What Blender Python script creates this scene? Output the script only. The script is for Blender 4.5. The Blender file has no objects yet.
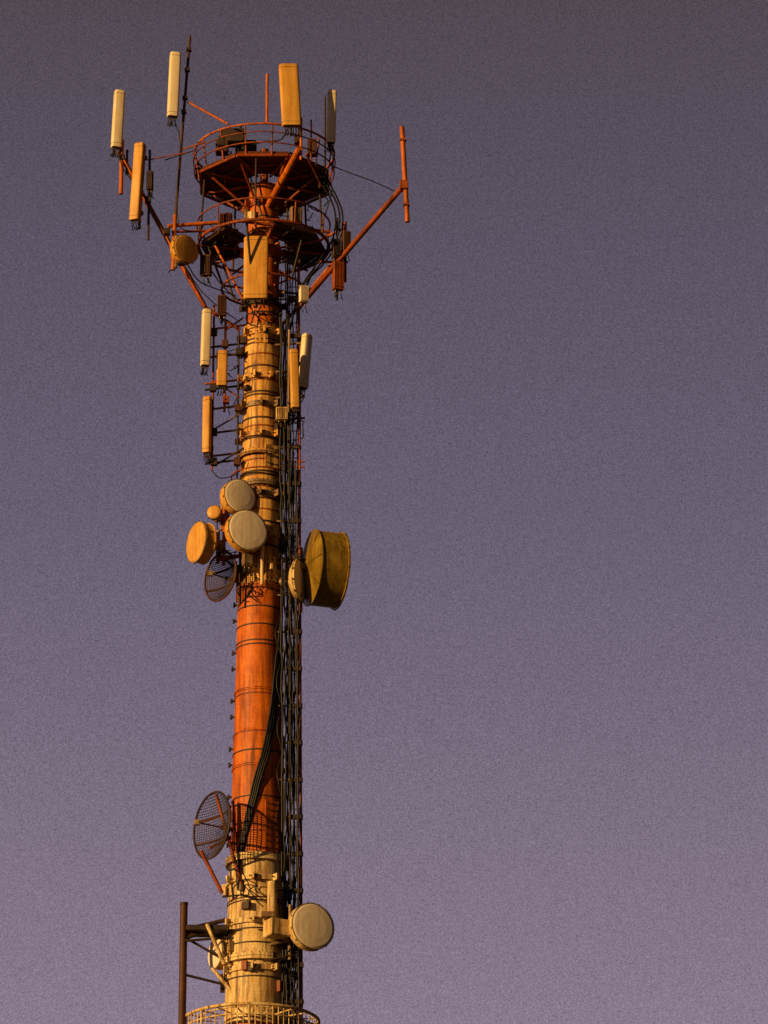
import bpy, math, random
from mathutils import Vector, Matrix
random.seed(7)
scene=bpy.context.scene
# ---------------------------------------------------------------- camera
D=104.0; PITCH=math.radians(21.5); VF=math.radians(12.0)
F=512/math.tan(VF/2); S=D/math.cos(PITCH)/F
CAM=Vector((0,-D,1.6))
cd=bpy.data.cameras.new("camera"); cam=bpy.data.objects.new("camera",cd)
scene.collection.objects.link(cam); cam.location=CAM
cam.rotation_euler=(math.radians(90)+PITCH,0,0)
cd.sensor_fit='VERTICAL'; cd.angle=VF; cd.clip_end=8000; cd.clip_start=0.5
scene.camera=cam
scene.view_settings.view_transform='Standard'
scene.view_settings.look='None'; scene.view_settings.exposure=0

def P(a,b,d=0.0):
    """image pixel (a,b) unprojected through the camera to a point standing d metres in front of the mast axis -> metres"""
    u=a-384; v=512-b
    dr=Vector((u,F*math.cos(PITCH)-v*math.sin(PITCH),F*math.sin(PITCH)+v*math.cos(PITCH)))
    return CAM+dr*((D-d)/dr.y)
def V2(a,b0,b1,d=0):
    m=P(a,(b0+b1)/2,d); t=P(a,b0,d); b=P(a,b1,d)
    return Vector((m.x,m.y,t.z)),Vector((m.x,m.y,b.z))
X0=P(260.8,512).x
def AX(b): return Vector((X0,0,P(260,b).z))

# ---------------------------------------------------------------- materials
def paint(name,col,col2,dirt=(0.05,0.03,0.02),dirt_amt=0.35,rough=0.55,metal=0.0,scale=1.0,bump=0.15,grain=1.0,d0=.47,d1=.72):
    m=bpy.data.materials.new(name); m.use_nodes=True; nt=m.node_tree; N=nt.nodes; L=nt.links
    bs=N['Principled BSDF']; tc=N.new('ShaderNodeTexCoord')
    n1=N.new('ShaderNodeTexNoise'); n1.inputs['Scale'].default_value=2.2*scale; n1.inputs['Detail'].default_value=6
    L.new(tc.outputs['Object'],n1.inputs['Vector'])
    mx=N.new('ShaderNodeMixRGB'); mx.inputs[1].default_value=(*col,1); mx.inputs[2].default_value=(*col2,1)
    r1=N.new('ShaderNodeValToRGB'); r1.color_ramp.elements[0].position=.38; r1.color_ramp.elements[1].position=.62
    L.new(n1.outputs['Fac'],r1.inputs[0]); L.new(r1.outputs[0],mx.inputs[0])
    mp=N.new('ShaderNodeMapping'); mp.inputs['Scale'].default_value=(9*scale,9*scale,.7*scale)
    L.new(tc.outputs['Object'],mp.inputs[0])
    n2=N.new('ShaderNodeTexNoise'); n2.inputs['Scale'].default_value=1.3; n2.inputs['Detail'].default_value=8; n2.inputs['Roughness'].default_value=.65
    L.new(mp.outputs[0],n2.inputs['Vector'])
    r2=N.new('ShaderNodeValToRGB'); r2.color_ramp.elements[0].position=d0; r2.color_ramp.elements[1].position=d1
    r2.color_ramp.elements[1].color=(min(dirt_amt*2,1),)*3+(1,)
    L.new(n2.outputs['Fac'],r2.inputs[0])
    m2=N.new('ShaderNodeMixRGB'); m2.inputs[2].default_value=(*dirt,1)
    L.new(r2.outputs[0],m2.inputs[0]); L.new(mx.outputs[0],m2.inputs[1])
    n3=N.new('ShaderNodeTexNoise'); n3.inputs['Scale'].default_value=38; n3.inputs['Detail'].default_value=3
    L.new(tc.outputs['Object'],n3.inputs['Vector'])
    r3=N.new('ShaderNodeMapRange'); r3.inputs[1].default_value=.3; r3.inputs[2].default_value=.7
    r3.inputs[3].default_value=1-.34*grain; r3.inputs[4].default_value=1+.24*grain
    L.new(n3.outputs['Fac'],r3.inputs[0])
    m3=N.new('ShaderNodeVectorMath'); m3.operation='SCALE'
    L.new(m2.outputs[0],m3.inputs[0]); L.new(r3.outputs[0],m3.inputs['Scale'])
    L.new(m3.outputs[0],bs.inputs['Base Color'])
    bs.inputs['Roughness'].default_value=rough; bs.inputs['Metallic'].default_value=metal
    bs.inputs['Specular IOR Level'].default_value=.3
    bp=N.new('ShaderNodeBump'); bp.inputs['Strength'].default_value=bump*grain; bp.inputs['Distance'].default_value=.02
    L.new(n3.outputs['Fac'],bp.inputs['Height']); L.new(bp.outputs[0],bs.inputs['Normal'])
    return m
M=dict(
 orange=paint('orange_mast_paint',(.66,.160,.003),(.48,.098,.002),(.10,.02,.003),.45,d0=.45,d1=.68),
 cream=paint('weathered_white_paint',(.84,.63,.29),(.66,.44,.16),(.14,.06,.018),.48,d0=.45,d1=.66),
 amber=paint('amber_white_paint',(.84,.50,.13),(.64,.29,.045),(.14,.05,.010),.5,d0=.44,d1=.65),  # mast white in a more saturated amber tone than cream
 radome=paint('radome_plastic',(.86,.72,.48),(.80,.63,.37),(.25,.15,.06),.15,.45,grain=.4),
 rad_o=paint('aged_radome_plastic',(.70,.37,.065),(.60,.29,.04),(.20,.08,.02),.25,.5,grain=.5),
 white=paint('dish_radome_cover',(.86,.74,.56),(.78,.64,.44),(.36,.22,.10),.22,.5,grain=.35),
 dark=paint('dark_galvanised_steel',(.030,.020,.015),(.065,.035,.020),(.012,.007,.005),.4,.6),
 brown=paint('brown_primed_steel',(.10,.036,.015),(.07,.024,.010),(.02,.01,.005),.4,.6),
 rust=paint('red_oxide_paint',(.36,.070,.006),(.20,.036,.005),(.04,.013,.005),.45),
 steel=paint('galvanised_steel',(.36,.24,.12),(.20,.12,.055),(.05,.025,.010),.4,.5,.2),
 cable=paint('black_cable_jacket',(.006,.006,.007),(.010,.009,.008),(.02,.012,.008),.2,.5),
 olive=paint('olive_shroud_paint',(.31,.195,.024),(.19,.115,.013),(.04,.022,.005),.45,.36,grain=.8),
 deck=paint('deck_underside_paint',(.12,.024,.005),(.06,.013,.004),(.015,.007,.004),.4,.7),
 concrete=paint('concrete',(.35,.33,.3),(.28,.26,.24),(.12,.1,.08),.3,.9),
)
MK=list(M.keys())
# ---------------------------------------------------------------- mesh builder
class B:
    def __init__(s): s.v=[];s.f=[];s.m=[];s.sm=[]
    def add(s,vs,fs,m,smooth):
        o=len(s.v); s.v+= [tuple(x) for x in vs]
        for f in fs: s.f.append([i+o for i in f]); s.m.append(MK.index(m)); s.sm.append(smooth)
    def path(s,pts,r,m,n=7,closed=False):
        pts=[Vector(p) for p in pts]; k=len(pts); vs=[];fs=[]
        prev=None
        for i,p in enumerate(pts):
            if closed: t=pts[(i+1)%k]-pts[i-1]
            else: t=pts[min(i+1,k-1)]-pts[max(i-1,0)]
            if t.length<1e-9: t=Vector((0,0,1))
            t.normalize()
            if prev is None: a=t.orthogonal().normalized() if not closed else (Vector((0,0,1)) if abs(t.z)<.9 else Vector((1,0,0)))
            else: a=prev-t*prev.dot(t); a=a.normalized() if a.length>1e-6 else t.orthogonal().normalized()
            a=(a-t*a.dot(t)).normalized()
            prev=a; b=t.cross(a)
            rr=r[i] if isinstance(r,(list,tuple)) else r
            for j in range(n):
                w=2*math.pi*j/n; vs.append(p+(a*math.cos(w)+b*math.sin(w))*rr)
        for i in range(k if closed else k-1):
            for j in range(n):
                i2=(i+1)%k
                fs.append([i*n+j,i*n+(j+1)%n,i2*n+(j+1)%n,i2*n+j])
        s.add(vs,fs,m,True)
        if not closed:
            s.add(vs[:n],[list(range(n))[::-1]],m,False); s.add(vs[-n:],[list(range(n))],m,False)
    def tube(s,p,q,r,m,n=10): s.path([p,q],r,m,n)
    def vt(s,a,b0,b1,d,r,m): p,q=V2(a,b0,b1,d); s.tube(p,q,r,m)
    def box(s,c,size,m,R=None,bev=0.12):
        R=R or Matrix.Identity(3); x,y,z=[t/2 for t in size]; c=Vector(c)
        e=min(x,y,z)*bev; prof=[(-z,x-e,y-e),(-z+e,x,y),(z-e,x,y),(z,x-e,y-e)]
        vs=[];fs=[]
        for zz,xx,yy in prof:
            q=[(-xx+e,-yy),(xx-e,-yy),(xx,-yy+e),(xx,yy-e),(xx-e,yy),(-xx+e,yy),(-xx,yy-e),(-xx,-yy+e)]
            vs+=[c+R@Vector((u,w,zz)) for u,w in q]
        for i in range(3):
            for j in range(8): fs.append([i*8+j,i*8+(j+1)%8,(i+1)*8+(j+1)%8,(i+1)*8+j])
        fs.append(list(range(8))[::-1]); fs.append([24+i for i in range(8)])
        s.add(vs,fs,m,False)
    def lathe(s,prof,c,axis,m,n=48,smooth=True,cap=True):
        axis=Vector(axis).normalized(); up=Vector((0,0,1))
        a=up.cross(axis); a=a.normalized() if a.length>1e-4 else Vector((1,0,0)); b=axis.cross(a)
        c=Vector(c); vs=[]; 
        for h,r in prof:
            for j in range(n):
                w=2*math.pi*j/n; vs.append(c+axis*h+(a*math.cos(w)+b*math.sin(w))*r)
        for i in range(len(prof)-1):
            mm=m[i] if isinstance(m,list) else m
            o=vs[i*n:(i+2)*n]; s.add(o,[[j,(j+1)%n,n+(j+1)%n,n+j] for j in range(n)],mm,smooth)
        if cap:
            m0=m[0] if isinstance(m,list) else m; m1=m[-1] if isinstance(m,list) else m
            s.add(vs[:n],[list(range(n))[::-1]],m0,False); s.add(vs[-n:],[list(range(n))],m1,False)
    def ring(s,c,R,r,m,n=56,a0=0,a1=360):
        full=(a1-a0)>=360; k=n
        pts=[]
        for i in range(k if full else k+1):
            w=math.radians(a0+(a1-a0)*i/k); pts.append(Vector(c)+Vector((math.cos(w)*R,math.sin(w)*R,0)))
        s.path(pts,r,m,6,closed=full)
    def obj(s,name,parent=None):
        me=bpy.data.meshes.new(name); me.from_pydata(s.v,[],s.f)
        used=sorted(set(s.m)); mp={u:i for i,u in enumerate(used)}
        for u in used: me.materials.append(M[MK[u]])
        me.polygons.foreach_set('material_index',[mp[i] for i in s.m])
        me.polygons.foreach_set('use_smooth',s.sm); me.update()
        o=bpy.data.objects.new(name,me); scene.collection.objects.link(o)
        if parent: o.parent=parent
        return o
def cab(b,pts,r=.014,jit=.04,m='cable',sub=6):
    """loose cable through control points (catmull-rom) with a little wander"""
    pts=[Vector(p) for p in pts]; ps=[pts[0]]+pts+[pts[-1]]; out=[]
    for i in range(1,len(ps)-2):
        for k in range(sub):
            t=k/sub; a,b0,c,d=ps[i-1],ps[i],ps[i+1],ps[i+2]
            q=.5*((2*b0)+(c-a)*t+(2*a-5*b0+4*c-d)*t*t+(3*b0-a-3*c+d)*t**3)
            out.append(q+Vector((random.uniform(-jit,jit),random.uniform(-jit,jit),0))*.3)
    out.append(pts[-1]); b.path(out,r,m,5)

tower=bpy.data.objects.new('communications_tower',None); scene.collection.objects.link(tower)

# ---------------------------------------------------------------- mast
RP=[(188,15),(330,17),(332,18.2),(455,19.5),(458,20.6),(590,21.6),(592,22),(700,23.8),(735,24.2),(737,24.9),(860,26.3),(862,27.5),(1005,30),(1030,31)]
def rad(b):
    for (y0,r0),(y1,r1) in zip(RP,RP[1:]):
        if b<=y1: return (r0+(r1-r0)*(b-y0)/(y1-y0))*S
    return 31*S
b=B()
prof=[];mats=[]
for i,(y,r) in enumerate(RP):
    prof.append((AX(y).z,r*S))
    if i<len(RP)-1:
        mid=(y+RP[i+1][0])/2
        mats.append('orange' if mid<331 or 591<mid<861 else ('amber' if mid<595 else 'cream'))
zb=prof[-1][0]
# below the frame the painted bands repeat to the ground
nb=5; r=prof[-1][1]
for i in range(nb):
    z2=zb*(1-(i+1)/nb)+.4*((i+1)/nb); r2=r+.09
    prof.append((z2,r2)); mats.append('orange' if i%2==0 else 'cream'); r=r2
prof=prof[::-1]; mats=mats[::-1]
b.lathe(prof,(X0,0,0),(0,0,1),mats,64)
b.obj('mast_shaft',tower)
# foundation
b=B(); b.box((X0,0,.2),(4.2,4.2,.5),'concrete'); b.lathe([(.44,1.6),(.52,1.6)],(X0,0,0),(0,0,1),'steel')
for i in range(20):
    w=i/20*6.283; b.tube((X0+1.42*math.cos(w),1.42*math.sin(w),.5),(X0+1.42*math.cos(w),1.42*math.sin(w),.68),.03,'steel')
b.obj('foundation',tower)
# bands, flanges, weld seams
b=B()
def band(y,h=.035,out=.012,m='dark'):
    z=AX(y).z; r=rad(y)+out
    b.lathe([(z-h/2,r-.02),(z-h/2,r),(z+h/2,r),(z+h/2,r-.02)],(X0,0,0),(0,0,1),m,56,False,False)
for y in (613,631,647,651,700,738,757,772,803,838): band(y,.03,.012,'dark' if y%2 else 'rust')
for y in (345,349,372,398,401,424,444,478,481,505,528,552): band(y,.04,.016,'brown' if y%2 else 'dark')
for y in (360,386,412,432,466,493,516,539): band(y,.03,.012,'rust')
for y in (222,238,262,291,318): band(y,.035,.015,'rust' if y%2 else 'dark')
for y in (905,908,936,950,984): band(y,.03,.015,'brown' if y%2 else 'dark')
def flange(y,m,out=.09,h=.08):
    z=AX(y).z; r=rad(y)+out
    for dz in (0,h+.012): b.lathe([(z-dz-h/2,r-.2),(z-dz-h/2,r),(z-dz+h/2,r),(z-dz+h/2,r-.2)],(X0,0,0),(0,0,1),m,56,False,False)
    for i in range(26):
        w=i/26*6.283; x=X0+(r-.035)*math.cos(w); yy=(r-.035)*math.sin(w)
        b.tube((x,yy,z+h/2+.03),(x,yy,z-h*1.5-.05),.014,'dark',6)
flange(331,'amber',.06,.05); flange(457,'amber',.05,.05); flange(591,'orange',.05,.05); flange(862,'cream',.08,.07); flange(963,'cream',.1,.06); flange(488,'steel',.06,.05)
flange(694,'orange',.02,.03); flange(770,'orange',.02,.03)
# bolted inspection plates following the shaft
def plate(a,y0,y1,m,w=.34):
    t,q=V2(a,y0,y1,0); off=t.x-X0; r=rad(y1)+.012
    yy=-math.sqrt(max(r*r-off*off,.01)); ang=math.atan2(off,-yy)
    R=Matrix.Rotation(ang,3,'Z')
    c=Vector((X0+off,yy,(t.z+q.z)/2)); b.box(c,(w,.03,t.z-q.z),m,R)
    n=int((t.z-q.z)/.14)
    for k in range(n):
        for sx in (-.36,0,.36):
            o=c+R@Vector((w*sx,-.02,(k+.5)/n*(t.z-q.z)-(t.z-q.z)/2)); b.tube(o,o+R@Vector((0,-.02,0)),.017,'dark',6)
plate(272,808,858,'orange'); plate(272,452,474,'amber'); plate(272,563,588,'amber'); plate(262,335,350,'amber',.3)
# collar clamps with standoff lugs
for y,m in ((208,'rust'),(252,'orange'),(307,'dark'),(338,'amber'),(382,'amber'),(410,'steel'),(440,'amber'),(500,'steel'),(540,'amber'),(575,'cream'),(885,'cream'),(928,'cream'),(975,'cream')):
    z=AX(y).z; r=rad(y)+.05
    b.lathe([(z-.06,r-.08),(z-.06,r),(z+.06,r),(z+.06,r-.08)],(X0,0,0),(0,0,1),m,40,False,False)
    for w in (20,95,150,200,250,290,340):
        w=math.radians(w+y*7%30); c=Vector((X0+(r+.05)*math.cos(w),(r+.05)*math.sin(w),z))
        b.box(c,(.16,.05,.15),m,Matrix.Rotation(w,3,'Z')); b.tube(c-Vector((math.sin(w),-math.cos(w),0))*.1,c+Vector((math.sin(w),-math.cos(w),0))*.1,.014,'dark',6)
# climbing pegs
for k,y in enumerate(range(606,860,16)):
    for w,l in ((187,.13),(183,.13)):
        w=math.radians(w); r=rad(y); z=AX(y).z
        d=Vector((math.cos(w),math.sin(w),0)); c=Vector((X0,0,z))
        if k%3!=2:
            b.tube(c+d*r*.95,c+d*(r+l*.6),.014,'dark',6); b.box(c+d*(r+l*.55),(.05,.05,.09),'dark')
b.obj('bands_and_clamps',tower)

# ---------------------------------------------------------------- cable ladder
b=B()
def lx(y,o): return 290+o+(y-500)*.004
def vertical(o,d,y0=200,y1=1060,r=.02,m='dark',jit=0):
    pts=[]
    y=y0
    while y<=y1:
        p=P(lx(y,o),y,d); p.x+=random.uniform(-jit,jit); p.y+=random.uniform(-jit,jit); pts.append(p); y+=14
    e=pts[-1].copy(); e.z=.5
    for k in range(1,5): q=pts[-1].lerp(e,1/(6-k)); pts.append(q)
    pts.append(e); b.path(pts,r,m,6)
vertical(-1.5,.30,r=.024,m='dark'); vertical(9.5,.30,215,r=.034,m='rust')
for y in range(206,1030,9):
    b.tube(P(lx(y,-1.5),y,.30),P(lx(y,9.5),y,.30),.011,'dark',6)
for y in range(225,1030,37):
    p=P(lx(y,-4),y,.32); q=P(lx(y,11),y,.32); b.tube(p,q,.028,'steel',6)
    b.tube(p,Vector((X0+rad(y)*.6,-rad(y)*.6,p.z)),.025,'steel',6); b.box(P(lx(y,5),y,.4),(.3,.09,.1),'dark')
b.obj('climbing_ladder',tower)
b=B()
for i in range(11):
    vertical(-9+i*1.55+random.uniform(-.5,.5),.44+random.uniform(-.06,.1),260+random.randint(0,70) if i<7 else 380+i*9,r=random.choice([.014,.018,.024]),m='cable',jit=.022)
for i in range(4):
    vertical(-3+i*3.4,.15,230,r=.016,m=random.choice(['cable','rust','dark']),jit=.03)
# heavy feeder crossing the orange section
for i in range(4):
    o=i*2.2
    pts=[(283,575),(281,620),(279-o*.6,668),(277-o,710),(270-o,748),(262-o,775),(253-o*.8,808),(244-o*.5,842),(239-o*.4,866),(238,890)]
    cab(b,[P(a,y,max(.08,math.sqrt(max(.02,(rad(y)+.05)**2-(P(a,y).x-X0)**2)))) for a,y in pts],.028,.02)
for i in range(5):
    y=610+i*47; cab(b,[P(282,y,.35),P(277+random.uniform(-3,1),y+25,.5),P(283,y+50,.4)],.016)
# cable loops by the clusters
def tangle(cx,cy,w,h,n,d,r=.014,mm='cable'):
    for i in range(n):
        a=cx+random.uniform(-w,w); y=cy+random.uniform(-h,h)
        pts=[]
        ph=random.uniform(0,6.28); rr=random.uniform(4,9)
        for k in range(5):
            pts.append(P(a+rr*.6*math.cos(ph+k*.7)+k*random.uniform(-1,1.5),y+rr*math.sin(ph+k*.7)+k*2,d+random.uniform(-.2,.2)))
        cab(b,pts,r)
tangle(262,312,14,10,8,.5); tangle(230,372,9,32,7,.3,.012); tangle(293,415,6,26,8,.5); tangle(300,225,18,18,9,.3)
tangle(218,240,12,16,6,.5); tangle(240,545,12,16,6,.5); tangle(285,555,7,30,8,.5); tangle(288,955,7,24,10,.5)
tangle(320,195,8,16,5,.2); tangle(253,588,10,6,4,.6); tangle(242,880,12,10,5,.7); tangle(226,150,18,16,9,.4,.018)
for o in (0,3,-4):
    cab(b,[P(318+o,172,.9),P(330+o,190,.8),P(339+o,212,.6),P(337+o,238,.4),P(322+o,262,.4),P(300,290,.4),P(290,330,.45)],.022,.02)
cab(b,[P(205,222,.6),P(198,240,.7),P(206,262,.6),P(222,285,.5),P(238,300,.45)],.018,.02); cab(b,[P(186,262,1.0),P(198,280,.8),P(214,288,.6),P(236,296,.45)],.016,.02)
cab(b,[P(212,470,.4),P(220,478,.4),P(236,474,.4),P(246,462,.42)],.014,.02)
cab(b,[P(288,128,1.8),P(280,140,1.6),P(262,142,1.2),P(246,150,.6),P(250,175,.5),P(262,215,.45)],.02,.02)
cab(b,[P(331,145,.75),P(334,158,.7),P(326,172,.8),P(332,190,.7),P(325,215,.5)],.016,.02)
cab(b,[P(118,152,1.1),P(124,170,1.0),P(140,190,.9),P(158,222,.8),P(182,262,.6),P(206,296,.45),P(240,322,.4)],.013,.03)
cab(b,[P(174,120,1.1),P(180,140,1.0),P(178,180,.95),P(179,225,.95),P(200,232,.7)],.013,.03)
b.obj('feeder_cables',tower)

# ---------------------------------------------------------------- head platform
b=B()
def ngon_deck(yc,Rpx,m,hole=17,n=8,rot=22.5,th=.05,segs=None,rib='rust'):
    c=AX(yc); R=Rpx*S; r=hole*S
    for i in range(n):
        if segs is not None and i not in segs: continue
        w0=math.radians(rot+i*360/n+.6); w1=math.radians(rot+(i+1)*360/n-.6)
        q=[(r,w0),(R,w0),(R,w1),(r,w1)]
        dz=random.uniform(-.01,.01)
        top=[c+Vector((a*math.cos(w),a*math.sin(w),th+dz)) for a,w in q]; bot=[c+Vector((a*math.cos(w),a*math.sin(w),dz)) for a,w in q]
        b.add(bot+top,[[0,3,2,1],[4,5,6,7],[0,1,5,4],[1,2,6,5],[2,3,7,6],[3,0,4,7]],m,False)
        b.tube(bot[1]-Vector((0,0,.05)),bot[2]-Vector((0,0,.05)),.04,rib,6)
        b.tube(bot[0]-Vector((0,0,.06)),bot[1]-Vector((0,0,.06)),.035,'orange' if i%3==0 else rib,6)
        k0=(bot[0]+bot[1])/2; k1=(bot[2]+bot[3])/2; b.tube(k0-Vector((0,0,.03)),k1-Vector((0,0,.03)),.022,rib,6)
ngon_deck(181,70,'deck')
c=AX(181)
for zz,RR,rr in ((.70,72,.028),(.48,73,.017),(.22,72,.018)):
    b.ring(c+Vector((0,0,zz)),RR*S,rr,'orange' if zz>.6 else 'rust')
for i in range(16):
    w=math.radians(i*22.5+8); u=Vector((math.cos(w),math.sin(w),0))
    b.tube(c+u*67*S-Vector((0,0,.05)),c+u*72*S+Vector((0,0,.70)),.02,'rust',6)
    if i%3==1: b.box(c+u*70*S+Vector((0,0,.4)),(.16,.16,.24),'dark')
for i in range(8):
    w=math.radians(22.5+i*45); u=Vector((math.cos(w),math.sin(w),0))
    b.tube(c+u*60*S-Vector((0,0,.08)),c+u*17*S-Vector((0,0,.8)),.032,'rust',6)
# lower working ring
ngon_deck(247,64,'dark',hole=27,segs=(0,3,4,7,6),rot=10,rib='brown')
c2=AX(247)
for zz,RR,rr in ((0,67,.04),(-.06,30,.03),(.55,68,.022)):
    b.ring(c2+Vector((0,0,zz)),RR*S,rr,'rust')
for i in range(10):
    w=math.radians(i*36+12); u=Vector((math.cos(w),math.sin(w),0))
    b.tube(c2+u*15*S-Vector((0,0,.1)),c2+u*66*S-Vector((0,0,.1)),.03,'rust' if i%2 else 'dark',6)
    b.tube(c2+u*66*S,c2+u*68*S+Vector((0,0,.55)),.02,'rust',6)
    if i%2: b.tube(c2+u*66*S,c+u*62*S-Vector((0,0,.1)),.026,'dark',6)
c3=AX(290)
b.ring(c3,42*S,.03,'rust')
for i in range(6):
    w=math.radians(i*60+15); u=Vector((math.cos(w),math.sin(w),0)); b.tube(c3+u*14*S,c3+u*42*S,.028,'rust',6)
    b.tube(c3+u*42*S,c2+u*60*S,.028,'dark',6)
# cabinets & top fittings on the deck
b.box(P(232,138,.2),(.6,.4,.34),'dark'); b.box(P(246,148,-.2),(.5,.3,.3),'dark'); b.tube(P(240,126,.2),P(246,158,.2),.04,'dark')
b.box(P(222,148,.5),(.3,.3,.3),'brown'); b.box(P(312,148,.3),(.22,.22,.4),'brown')
b.tube(AX(190),AX(150),.1,'rust')
b.obj('head_platform',tower)

# ---------------------------------------------------------------- outriggers & masts
b=B()
def T(a0,y0,d0,a1,y1,d1,r,m): b.tube(P(a0,y0,d0),P(a1,y1,d1),r,m)
T(205,307,.35,119,152,.9,.06,'rust'); T(298,308,.35,406,183,.7,.065,'rust')
T(201,300,.5,124,160,1.0,.022,'orange')
T(302,300,.2,346,247,.1,.04,'orange')
T(300,148,1.85,268,206,.35,.08,'orange'); T(306,154,1.5,322,186,.6,.03,'rust')
T(168,226,.9,240,221,.6,.045,'orange'); T(172,232,.9,238,230,.4,.03,'rust')
T(240,221,.6,330,232,.2,.04,'rust')
T(205,307,.35,240,330,.2,.04,'rust'); T(298,308,.35,275,332,.2,.04,'rust'); T(215,245,.5,243,300,.3,.03,'orange')
T(190,36,.9,175,222,.9,.034,'brown'); T(175,215,.9,173,270,.9,.05,'orange')
for y in (50,70,98,112): b.box(P(190-(y-36)*.08,y,.92),(.12,.14,.07),'dark')
T(188,102,.9,228,124,1.1,.028,'orange'); T(181,150,.9,205,142,1.2,.02,'rust'); T(165,160,.95,196,150,1.2,.014,'cable')
T(147,160,1,190,152,1.1,.016,'rust')
b.vt(121.5,140,194,.95,.05,'orange'); b.vt(149,150,240,.95,.03,'dark'); b.vt(127,150,175,.85,.03,'dark')
for y,a in ((158,122),(200,148),(232,167),(262,181)): b.box(P(a,y,.95),(.14,.18,.14),'dark')
T(402,127,.72,407.5,222,.72,.058,'orange'); b.box(P(404,186,.7),(.2,.25,.22),'rust')
for y in (140,205): b.box(P(402.5+(y-127)*.05,y,.74),(.15,.15,.05),'rust')
b.vt(267,74,124,1.6,.034,'orange'); b.vt(325,97,186,.7,.024,'dark'); b.vt(301,118,160,1.7,.03,'orange'); b.vt(311,120,165,1.2,.02,'rust')
b.vt(345,222,282,.3,.04,'rust'); b.vt(337,218,300,.35,.03,'dark'); T(318,262,.3,348,262,.3,.03,'rust'); T(320,240,.2,345,228,.3,.03,'orange')
cab(b,[P(330,165,.6),P(350,173,.65),P(372,181,.7),P(394,191,.7)],.014,.0)
# mid bracket frame (left)
b.vt(213,305,470,.25,.026,'rust'); b.vt(225,322,412,.25,.03,'orange'); b.vt(238,330,478,.2,.024,'dark')
for y,m in ((328,'orange'),(346,'dark'),(356,'rust'),(382,'orange'),(388,'dark'),(408,'steel'),(432,'dark'),(455,'rust'),(462,'dark')):
    b.tube(P(205,y+2,.3),P(246,y-3,.1),.026,m)
T(226,330,.25,243,318,.2,.024,'rust'); T(213,380,.25,240,398,.2,.02,'rust'); T(213,430,.25,243,412,.2,.022,'steel'); T(214,466,.25,244,448,.2,.022,'dark')
for a,y,m in ((214,332,'dark'),(225,344,'brown'),(213,388,'dark'),(226,400,'rust'),(214,432,'dark'),(239,352,'dark'),(238,408,'brown'),(214,462,'dark'),(237,462,'brown')):
    b.box(P(a,y,.32),(.15,.14,.17),m)
b.ring(AX(460),26*S,.022,'steel',40); b.ring(AX(478),30*S,.02,'rust',40)
# right side mid masts
b.vt(300,345,470,.4,.024,'rust'); b.vt(289,330,420,.5,.03,'steel')
for y in (345,372,398,420): b.tube(P(275,y,.35),P(305,y-2,.4),.026,'steel')
for y in (461,466): b.tube(P(280,y,.4),P(305,y+1,.4),.02,'rust')
# dish cluster frame
b.vt(224,505,565,.55,.04,'rust'); T(212,512,.6,246,508,.3,.035,'rust'); T(205,546,.6,245,535,.3,.035,'steel'); T(216,560,.6,262,552,.5,.05,'rust'); T(216,552,.6,250,580,.3,.03,'rust')
b.vt(262,545,585,.65,.04,'cream'); b.vt(240,545,605,.5,.03,'dark')
T(280,560,.2,312,566,.1,.05,'steel'); T(280,580,.2,306,590,.1,.04,'steel'); b.vt(301,548,612,.1,.04,'steel')
# lower mounts
T(201,851,.7,222,893,.6,.045,'rust'); T(216,794,.85,241,884,.6,.04,'rust'); T(233,800,.5,238,880,.5,.03,'rust'); T(210,848,.6,236,835,.4,.04,'rust')
b.vt(183,905,1030,.5,.085,'brown'); b.lathe([(0,.095),(.05,.095)],V2(183,905,1030,.5)[0],(0,0,1),'dark',20)
T(184,938,.5,226,926,.3,.05,'dark'); T(184,930,.3,226,920,.1,.05,'dark'); T(184,941,.6,232,937,.45,.03,'dark')
b.box(P(207,931,.35),(.9,.6,.12),'dark'); T(207,924,.7,224,964,.6,.045,'cream'); T(186,975,.5,226,985,.3,.03,'dark')
T(186,938,.5,228,962,.3,.03,'dark'); T(212,968,.4,232,992,.4,.04,'cream')
b.vt(272,882,935,.75,.105,'cream'); b.box(P(277,929,.85),(.5,.4,.38),'cream',Matrix.Rotation(.5,3,'Z')); b.box(P(268,915,.82),(.3,.2,.12),'steel')
b.vt(290,905,960,.55,.05,'steel'); T(270,945,.7,296,938,.6,.045,'steel'); T(270,960,.7,296,955,.5,.03,'dark')
T(228,930,.5,283,930,.75,.025,'dark'); T(222,897,.5,283,890,.6,.02,'dark')
for i in range(46):
    y=random.choice([215,230,300,320,350,390,430,500,545,575,890,900,920,940,955,970,990])+random.uniform(-7,7)
    w=random.uniform(160,380); w=math.radians(w); r=rad(y)+.06
    b.box(AX(y)+Vector((r*math.cos(w),-abs(r*math.sin(w)),0)),(random.uniform(.08,.22),random.uniform(.06,.14),random.uniform(.08,.26)),random.choice(['cream','steel','dark','rust','dark']),Matrix.Rotation(random.uniform(0,3),3,'Z'))
b.obj('outriggers_and_brackets',tower)

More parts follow.
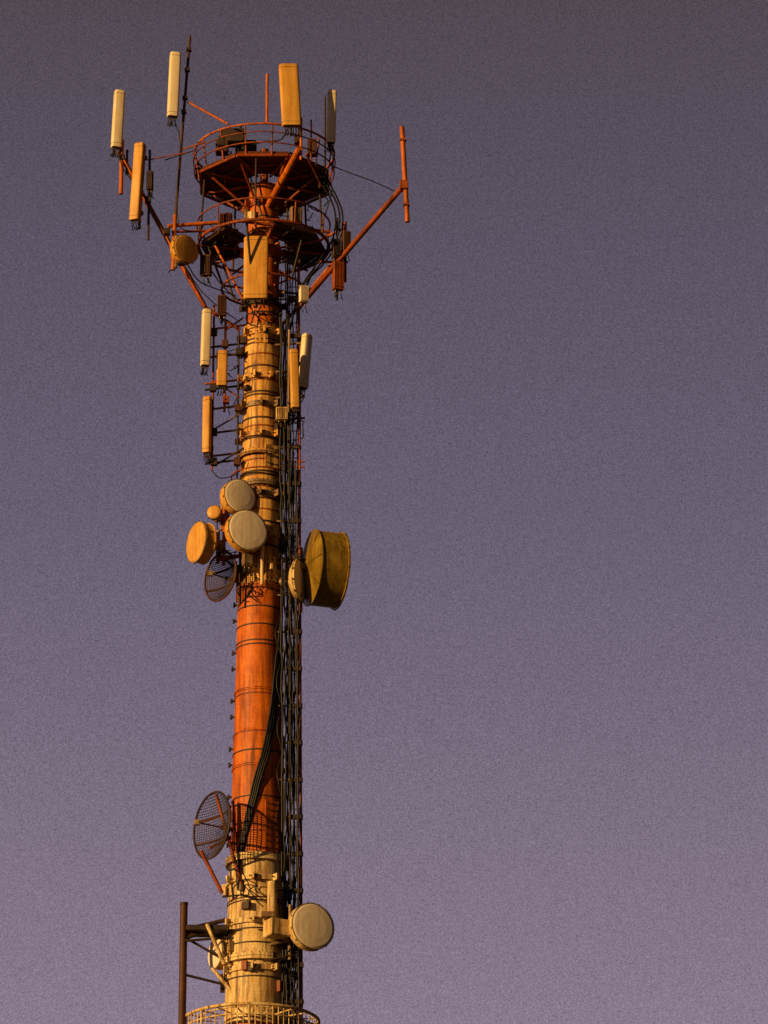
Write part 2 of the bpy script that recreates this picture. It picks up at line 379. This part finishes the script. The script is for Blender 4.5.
# ---------------------------------------------------------------- lower guard platform
b=B(); c=AX(1022)-Vector((.1,0,0)); RG=65
b.ring(c,RG*S,.04,'cream',72); b.ring(c-Vector((0,0,.22)),RG*S,.02,'cream',72); b.ring(c-Vector((0,0,.55)),RG*S,.025,'cream',72); b.ring(c-Vector((0,0,1.1)),RG*S,.05,'steel',72)
for i in range(72):
    w=math.radians(i*5); u=Vector((math.cos(w),math.sin(w),0)); b.tube(c+u*RG*S,c+u*RG*S-Vector((0,0,1.1)),.03 if i%9==0 else .012,'cream',6)
for i in range(48):
    w=math.radians(i*7.5); u=Vector((math.cos(w),math.sin(w),0)); b.tube(c+u*32*S-Vector((0,0,1.12)),c+u*RG*S-Vector((0,0,1.12)),.018,'steel',4)
for rr in range(34,RG,4): b.ring(c-Vector((0,0,1.12)),rr*S,.012,'steel',48)
b.ring(c+Vector((0,0,.04)),50*S,.02,'cream',60)
for i in range(20):
    w=math.radians(i*18+5); u=Vector((math.cos(w),math.sin(w),0)); b.tube(c+u*33*S,c+u*RG*S,.018,'cream',4)
b.obj('guard_platform',tower)

# ---------------------------------------------------------------- antennas
def panel(a,y0,y1,d,wpx,yaw=0,tilt=0,m='radome',dep=.11,roll=0,pipe=None,conn=4,name='panel_antenna'):
    b=B(); t,q=V2(a,y0,y1,d); c=(t+q)/2; H=t.z-q.z; w=wpx*S/2
    R=Matrix.Rotation(math.radians(yaw),3,'Z')@Matrix.Rotation(math.radians(roll),3,'Y')@Matrix.Rotation(math.radians(tilt),3,'X')
    n=28; vs=[];fs=[]
    def sec(k,z):
        for j in range(n):
            th=2*math.pi*j/n; cs,sn=math.cos(th),math.sin(th)
            x=math.copysign(abs(cs)**.4,cs)*w*k; y=math.copysign(abs(sn)**.5,sn)*dep/2*k
            vs.append(c+R@Vector((x,y,z)))
    lv=[(.9,-H/2),(1,-H/2+.03),(1,H/2-.05),(.93,H/2-.012),(.8,H/2)]
    for k,z in lv: sec(k,z)
    for i in range(len(lv)-1):
        for j in range(n): fs.append([i*n+j,i*n+(j+1)%n,(i+1)*n+(j+1)%n,(i+1)*n+j])
    b.add(vs,fs,m,True); b.add(vs[:n],[list(range(n))[::-1]],'steel',False); b.add(vs[-n:],[list(range(n))],m,False)
    for zz in (-H/2+.09,H/2-.1):
        pts=[]
        for j in range(n):
            th=2*math.pi*j/n; cs,sn=math.cos(th),math.sin(th)
            pts.append(c+R@Vector((math.copysign(abs(cs)**.4,cs)*w*1.0,math.copysign(abs(sn)**.5,sn)*dep/2*1.0,zz)))
        b.path(pts,.006,'steel',4,closed=True)
    for j in range(conn):
        x=(j+.5)/conn*2*w*.8-w*.8; o=c+R@Vector((x,0,-H/2))
        b.tube(o,o+R@Vector((0,0,-.07)),.016,'dark',6)
        cab(b,[o+Vector((0,0,-.06)),o+R@Vector((random.uniform(-.02,.02),.04,-.13)),o+R@Vector((random.uniform(-.03,.03),.12,-.19)),o+R@Vector((0,.18,-.08))],.011,.005)
    for z in (-H*.36,H*.36):
        o=c+R@Vector((0,dep/2+.05,z)); b.box(o,(w*1.2,.12,.07),'steel',R); b.box(c+R@Vector((0,dep/2+.13,z)),(.14,.1,.1),'dark',R)
    if pipe!=0:
        e=.12 if pipe is None else pipe
        b.tube(c+R@Vector((0,dep/2+.15,-H/2-e)),c+R@Vector((0,dep/2+.15,H/2+e*.3)),.028,'dark')
    return b.obj(name)
panel(118,91,148,1.05,11,yaw=18,dep=.2,roll=2)
panel(137.5,144,220,1.1,11,yaw=-25,m='rad_o',dep=.18,roll=3)
panel(174,53,117,1.05,11.5,yaw=12,dep=.2,roll=1.5)
panel(290,64,127,1.85,20,yaw=6,m='rad_o',dep=.18,roll=-3,tilt=-3,conn=6)
panel(331.5,91,143,1.15,9,yaw=8,dep=.16,roll=1)
panel(256,237,299,.95,25,yaw=-2,m='rad_o',dep=.16,conn=6)
panel(206,310,366,.5,9.5,yaw=15,dep=.2,roll=1)
panel(207,397,453,.5,8.5,yaw=-20,dep=.16,m='rad_o')
panel(222,351,386,.35,11,yaw=0,dep=.16,m='rad_o',pipe=0)
panel(294.5,350,408,.75,9,yaw=10,dep=.16,m='rad_o',roll=-2)
panel(305,334,389,.45,10,yaw=40,dep=.18,m='radome',roll=5)

def rru(a,y0,y1,d,wpx,m='dark',yaw=0,dep=.16):
    b=B(); t,q=V2(a,y0,y1,d); c=(t+q)/2; H=t.z-q.z; w=wpx*S; R=Matrix.Rotation(math.radians(yaw),3,'Z')
    b.box(c,(w,dep,H),m,R)
    for k in range(7):
        b.box(c+R@Vector((-w/2+w*(k+.5)/7,-dep/2-.012,0)),(.012,.03,H*.86),m,R)
    b.box(c+R@Vector((0,dep/2+.05,0)),(w*.5,.1,H*.5),'steel',R)
    for k in (-.25,.25):
        o=c+R@Vector((w*k,0,-H/2)); b.tube(o,o-Vector((0,0,.06)),.016,'steel',6); cab(b,[o-Vector((0,0,.05)),o+Vector((.02,.02,-.14)),o+Vector((.05,.1,-.2))],.011,.005)
    b.tube(c+R@Vector((0,dep/2+.1,-H/2-.1)),c+R@Vector((0,dep/2+.1,H/2+.1)),.025,'dark')
    return b.obj('remote_radio_unit')
rru(338,262,290,.45,11,'rust',20); rru(336,240,258,.5,8,'dark',20); rru(150,172,190,1.05,6,'dark',-10); rru(206,256,276,.6,11,'brown',-15)
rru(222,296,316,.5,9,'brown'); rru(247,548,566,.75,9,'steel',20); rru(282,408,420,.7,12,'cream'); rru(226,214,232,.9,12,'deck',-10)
rru(303,286,303,.4,9,'white',25); rru(296,208,224,.6,12,'steel',20); rru(346,232,252,.45,8,'brown',20)

def dish(a,y,d,Rpx,az,dep=.25,body='cream',face='white',el=0,mount=None,bk_k=1.0):
    """shrouded microwave dish; az = pointing direction, degrees right of the viewer"""
    b=B(); R=Rpx*S; w=math.radians(az); e=math.radians(el)
    n=Vector((math.sin(w)*math.cos(e),-math.cos(w)*math.cos(e),math.sin(e))); c=P(a,y,d)
    k_=bk_k
    prof=[(-dep-R*.38*k_,R*.12),(-dep-R*.34*k_,R*.3),(-dep-R*.2*k_,R*.66),(-dep-.0,R*.97),(-dep+.01,R*1.02),(-dep+.035,R*1.02),(-dep+.04,R*.985),(-.045,R*.985),(-.04,R*1.03),(0,R*1.03)]
    for i0,i1 in ((0,3),(3,6),(6,7),(7,9)): b.lathe(prof[i0:i1+1],c,n,body,64,True,False)
    b.lathe([(0.001,R*1.03),(.006,R*.99),(.006,R*.975)],c,n,'steel',56,False,False)
    b.lathe([(.004,R*.985),(.02,R*.9),(.035,R*.6),(.042,R*.25),(.043,.01)],c,n,face,56,True)
    s1=n.orthogonal().normalized(); s2=n.cross(s1)
    for k in range(12):
        th=k/12*6.283; o=c+(s1*math.cos(th)+s2*math.sin(th))*R*1.03
        b.box(o-n*.03,(.03,.03,.05),'dark')
    if R>.6:
        q=(s1*.2+s2*.98).normalized()
        for sg in (1,-1):
            b.tube(c-n*.06+q*sg*R*.99,c-n*(dep-.06)+q*sg*R*.99,.012,'olive',5)
        for k in range(8):
            th=k/8*6.283; q=(s1*math.cos(th)+s2*math.sin(th))
            b.path([c-n*(dep+R*.36*k_)+q*R*.2,c-n*(dep+R*.22*k_)+q*R*.66,c-n*(dep+.01)+q*R],.014,body,5)
    bk=c-n*(dep+R*.38*k_)
    b.tube(bk+n*.05,bk-n*.18,.07,'steel'); b.lathe([(-.22,.11),(-.12,.13),(-.1,.13)],bk,n,'steel',16)
    if mount:
        mp=P(*mount); b.tube(bk-n*.12,mp,.045,'steel')
    else: mp=bk-n*.22
    b.tube(mp+Vector((0,0,.35)),mp-Vector((0,0,.45)),.045,'steel')
    cab(b,[bk-n*.15,bk-n*.2-Vector((0,0,.25)),bk-n*.4-Vector((0,0,.35))],.014,.01)
    return b.obj('microwave_dish_antenna')
dish(196,542,.95,20.5,-60,.28,'rad_o','rad_o',mount=(218,545,.5))
dish(240,496,.75,17.5,30,.22,'rad_o','white',mount=(228,503,.3))
dish(248,530,1.05,21,26,.22,'rad_o','white',mount=(238,532,.5))
dish(214,512,.9,7,-10,.12,'steel','rad_o',mount=(222,512,.4))
dish(339,571,.10,38,108,.68,'olive','dark',mount=(301,578,.25),bk_k=.4)
dish(313,926,.85,22.5,28,.22,'cream','white',mount=(291,935,.5))
dish(215,953,.1,15.5,-62,.18,'cream','white',mount=(235,953,.1))
dish(186,249,1.0,15,38,.16,'rad_o','rad_o',mount=(176,250,.9))
dish(300,581,.4,21,75,.08,'cream','white',mount=(292,585,.3))

def grid(a,y,d,Rpx,az,ex=1.0,el=0,rim='dark'):
    b=B(); R=Rpx*S; w=math.radians(az); e=math.radians(el)
    n=Vector((math.sin(w)*math.cos(e),-math.cos(w)*math.cos(e),math.sin(e)))
    s1=Vector((math.cos(w),math.sin(w),0)); s2=n.cross(s1); 
    if s2.z<0: s2=-s2
    c=P(a,y,d)
    f=lambda u,v: c+s1*u+s2*v+n*((u*u+v*v)/R*.28)
    N=13
    for i in range(-N,N+1):
        u=R*i/(N+.5); h=math.sqrt(R*R-u*u)
        b.path([f(u,-h+2*h*k/8) for k in range(9)],.0085,'dark',4)
        b.path([f(-h+2*h*k/8,u) for k in range(9)],.0085,'dark',4)
    b.path([f(R*math.cos(k/40*6.2832),R*math.sin(k/40*6.2832)) for k in range(40)],.026,rim,6,closed=True)
    for v in (-.35,.35):
        b.path([f(-R*.93+1.86*R*k/8,R*v)-n*.04 for k in range(9)],.026,'rust',6)
    b.tube(c-n*.04,c+n*R*.8,.018,'steel'); b.box(c+n*R*.8,(.12,.08,.12),'steel')
    b.tube(c-n*.02,c-n*.35,.05,'rust'); b.tube(c-n*.35+Vector((0,0,.4)),c-n*.35-Vector((0,0,.5)),.045,'rust')
    return b.obj('grid_dish_antenna')
grid(220,827,.7,33,-56)
grid(226,578,.3,25,-50,rim='brown')

# ---------------------------------------------------------------- ground
g=bpy.data.materials.new('dry_grass_ground'); g.use_nodes=True; nt=g.node_tree; bs=nt.nodes['Principled BSDF']
tc=nt.nodes.new('ShaderNodeTexCoord'); nz=nt.nodes.new('ShaderNodeTexNoise'); nz.inputs['Scale'].default_value=.25; nz.inputs['Detail'].default_value=10
cr=nt.nodes.new('ShaderNodeValToRGB'); cr.color_ramp.elements[0].color=(.035,.035,.015,1); cr.color_ramp.elements[1].color=(.10,.075,.04,1)
nt.links.new(tc.outputs['Object'],nz.inputs['Vector']); nt.links.new(nz.outputs['Fac'],cr.inputs[0]); nt.links.new(cr.outputs[0],bs.inputs['Base Color']); bs.inputs['Roughness'].default_value=.95
me=bpy.data.meshes.new('ground'); me.from_pydata([(-3000,-3000,0),(3000,-3000,0),(3000,3000,0),(-3000,3000,0)],[],[[0,1,2,3]]); me.materials.append(g)
scene.collection.objects.link(bpy.data.objects.new('ground',me))

# ---------------------------------------------------------------- light
AZ=math.radians(51); EL=math.radians(11)
sd=Vector((-math.sin(AZ)*math.cos(EL),-math.cos(AZ)*math.cos(EL),math.sin(EL)))
sl=bpy.data.lights.new('sun','SUN'); sl.energy=5.0; sl.angle=math.radians(.5); sl.color=(1,.60,.21)
so=bpy.data.objects.new('sun',sl); scene.collection.objects.link(so); so.rotation_euler=sd.to_track_quat('Z','Y').to_euler(); so.location=(-60,-60,60)
w=bpy.data.worlds.new('World'); scene.world=w; w.use_nodes=True; nt=w.node_tree; N=nt.nodes; L=nt.links
bg=N['Background']; bg.inputs['Strength'].default_value=.1
sky=N.new('ShaderNodeTexSky'); sky.sky_type='NISHITA'; sky.sun_disc=False; sky.sun_elevation=EL; sky.sun_rotation=math.atan2(sd.x,sd.y); sky.dust_density=4
tc=N.new('ShaderNodeTexCoord'); sp=N.new('ShaderNodeSeparateXYZ'); L.new(tc.outputs['Generated'],sp.inputs[0])
cr=N.new('ShaderNodeValToRGB'); e=cr.color_ramp
def lin(c): return tuple(((x/255+.055)/1.055)**2.4 if x>10 else x/255/12.92 for x in c)+(1,)
stops=[(0,(96,78,68)),(.2,(134,119,134)),(.267,(138,123,141)),(.31,(123,110,129)),(.3665,(104,94,114)),(.42,(91,82,97)),(.462,(81,71,80)),(.6,(42,36,44)),(1,(18,16,21))]  # top stops lie above the view, darkened to cut overhead fill
e.elements[0].position=0; e.elements[0].color=lin(stops[0][1]); e.elements[1].position=1; e.elements[1].color=lin(stops[-1][1])
for p,c in stops[1:-1]:
    q=e.elements.new(p); q.color=lin(c)
L.new(sp.outputs['Z'],cr.inputs[0])
# added dimming of the unseen right-hand sky, to cut fill on shaded sides
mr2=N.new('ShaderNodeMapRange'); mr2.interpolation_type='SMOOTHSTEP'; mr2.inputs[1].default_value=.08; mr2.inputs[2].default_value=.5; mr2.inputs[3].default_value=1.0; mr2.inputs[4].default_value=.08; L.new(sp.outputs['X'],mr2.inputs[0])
nz=N.new('ShaderNodeTexNoise'); nz.inputs['Scale'].default_value=3600; nz.inputs['Detail'].default_value=1; L.new(tc.outputs['Generated'],nz.inputs['Vector'])
mr=N.new('ShaderNodeMapRange'); mr.inputs[1].default_value=.25; mr.inputs[2].default_value=.75; mr.inputs[3].default_value=6.6; mr.inputs[4].default_value=13.4; L.new(nz.outputs['Fac'],mr.inputs[0])
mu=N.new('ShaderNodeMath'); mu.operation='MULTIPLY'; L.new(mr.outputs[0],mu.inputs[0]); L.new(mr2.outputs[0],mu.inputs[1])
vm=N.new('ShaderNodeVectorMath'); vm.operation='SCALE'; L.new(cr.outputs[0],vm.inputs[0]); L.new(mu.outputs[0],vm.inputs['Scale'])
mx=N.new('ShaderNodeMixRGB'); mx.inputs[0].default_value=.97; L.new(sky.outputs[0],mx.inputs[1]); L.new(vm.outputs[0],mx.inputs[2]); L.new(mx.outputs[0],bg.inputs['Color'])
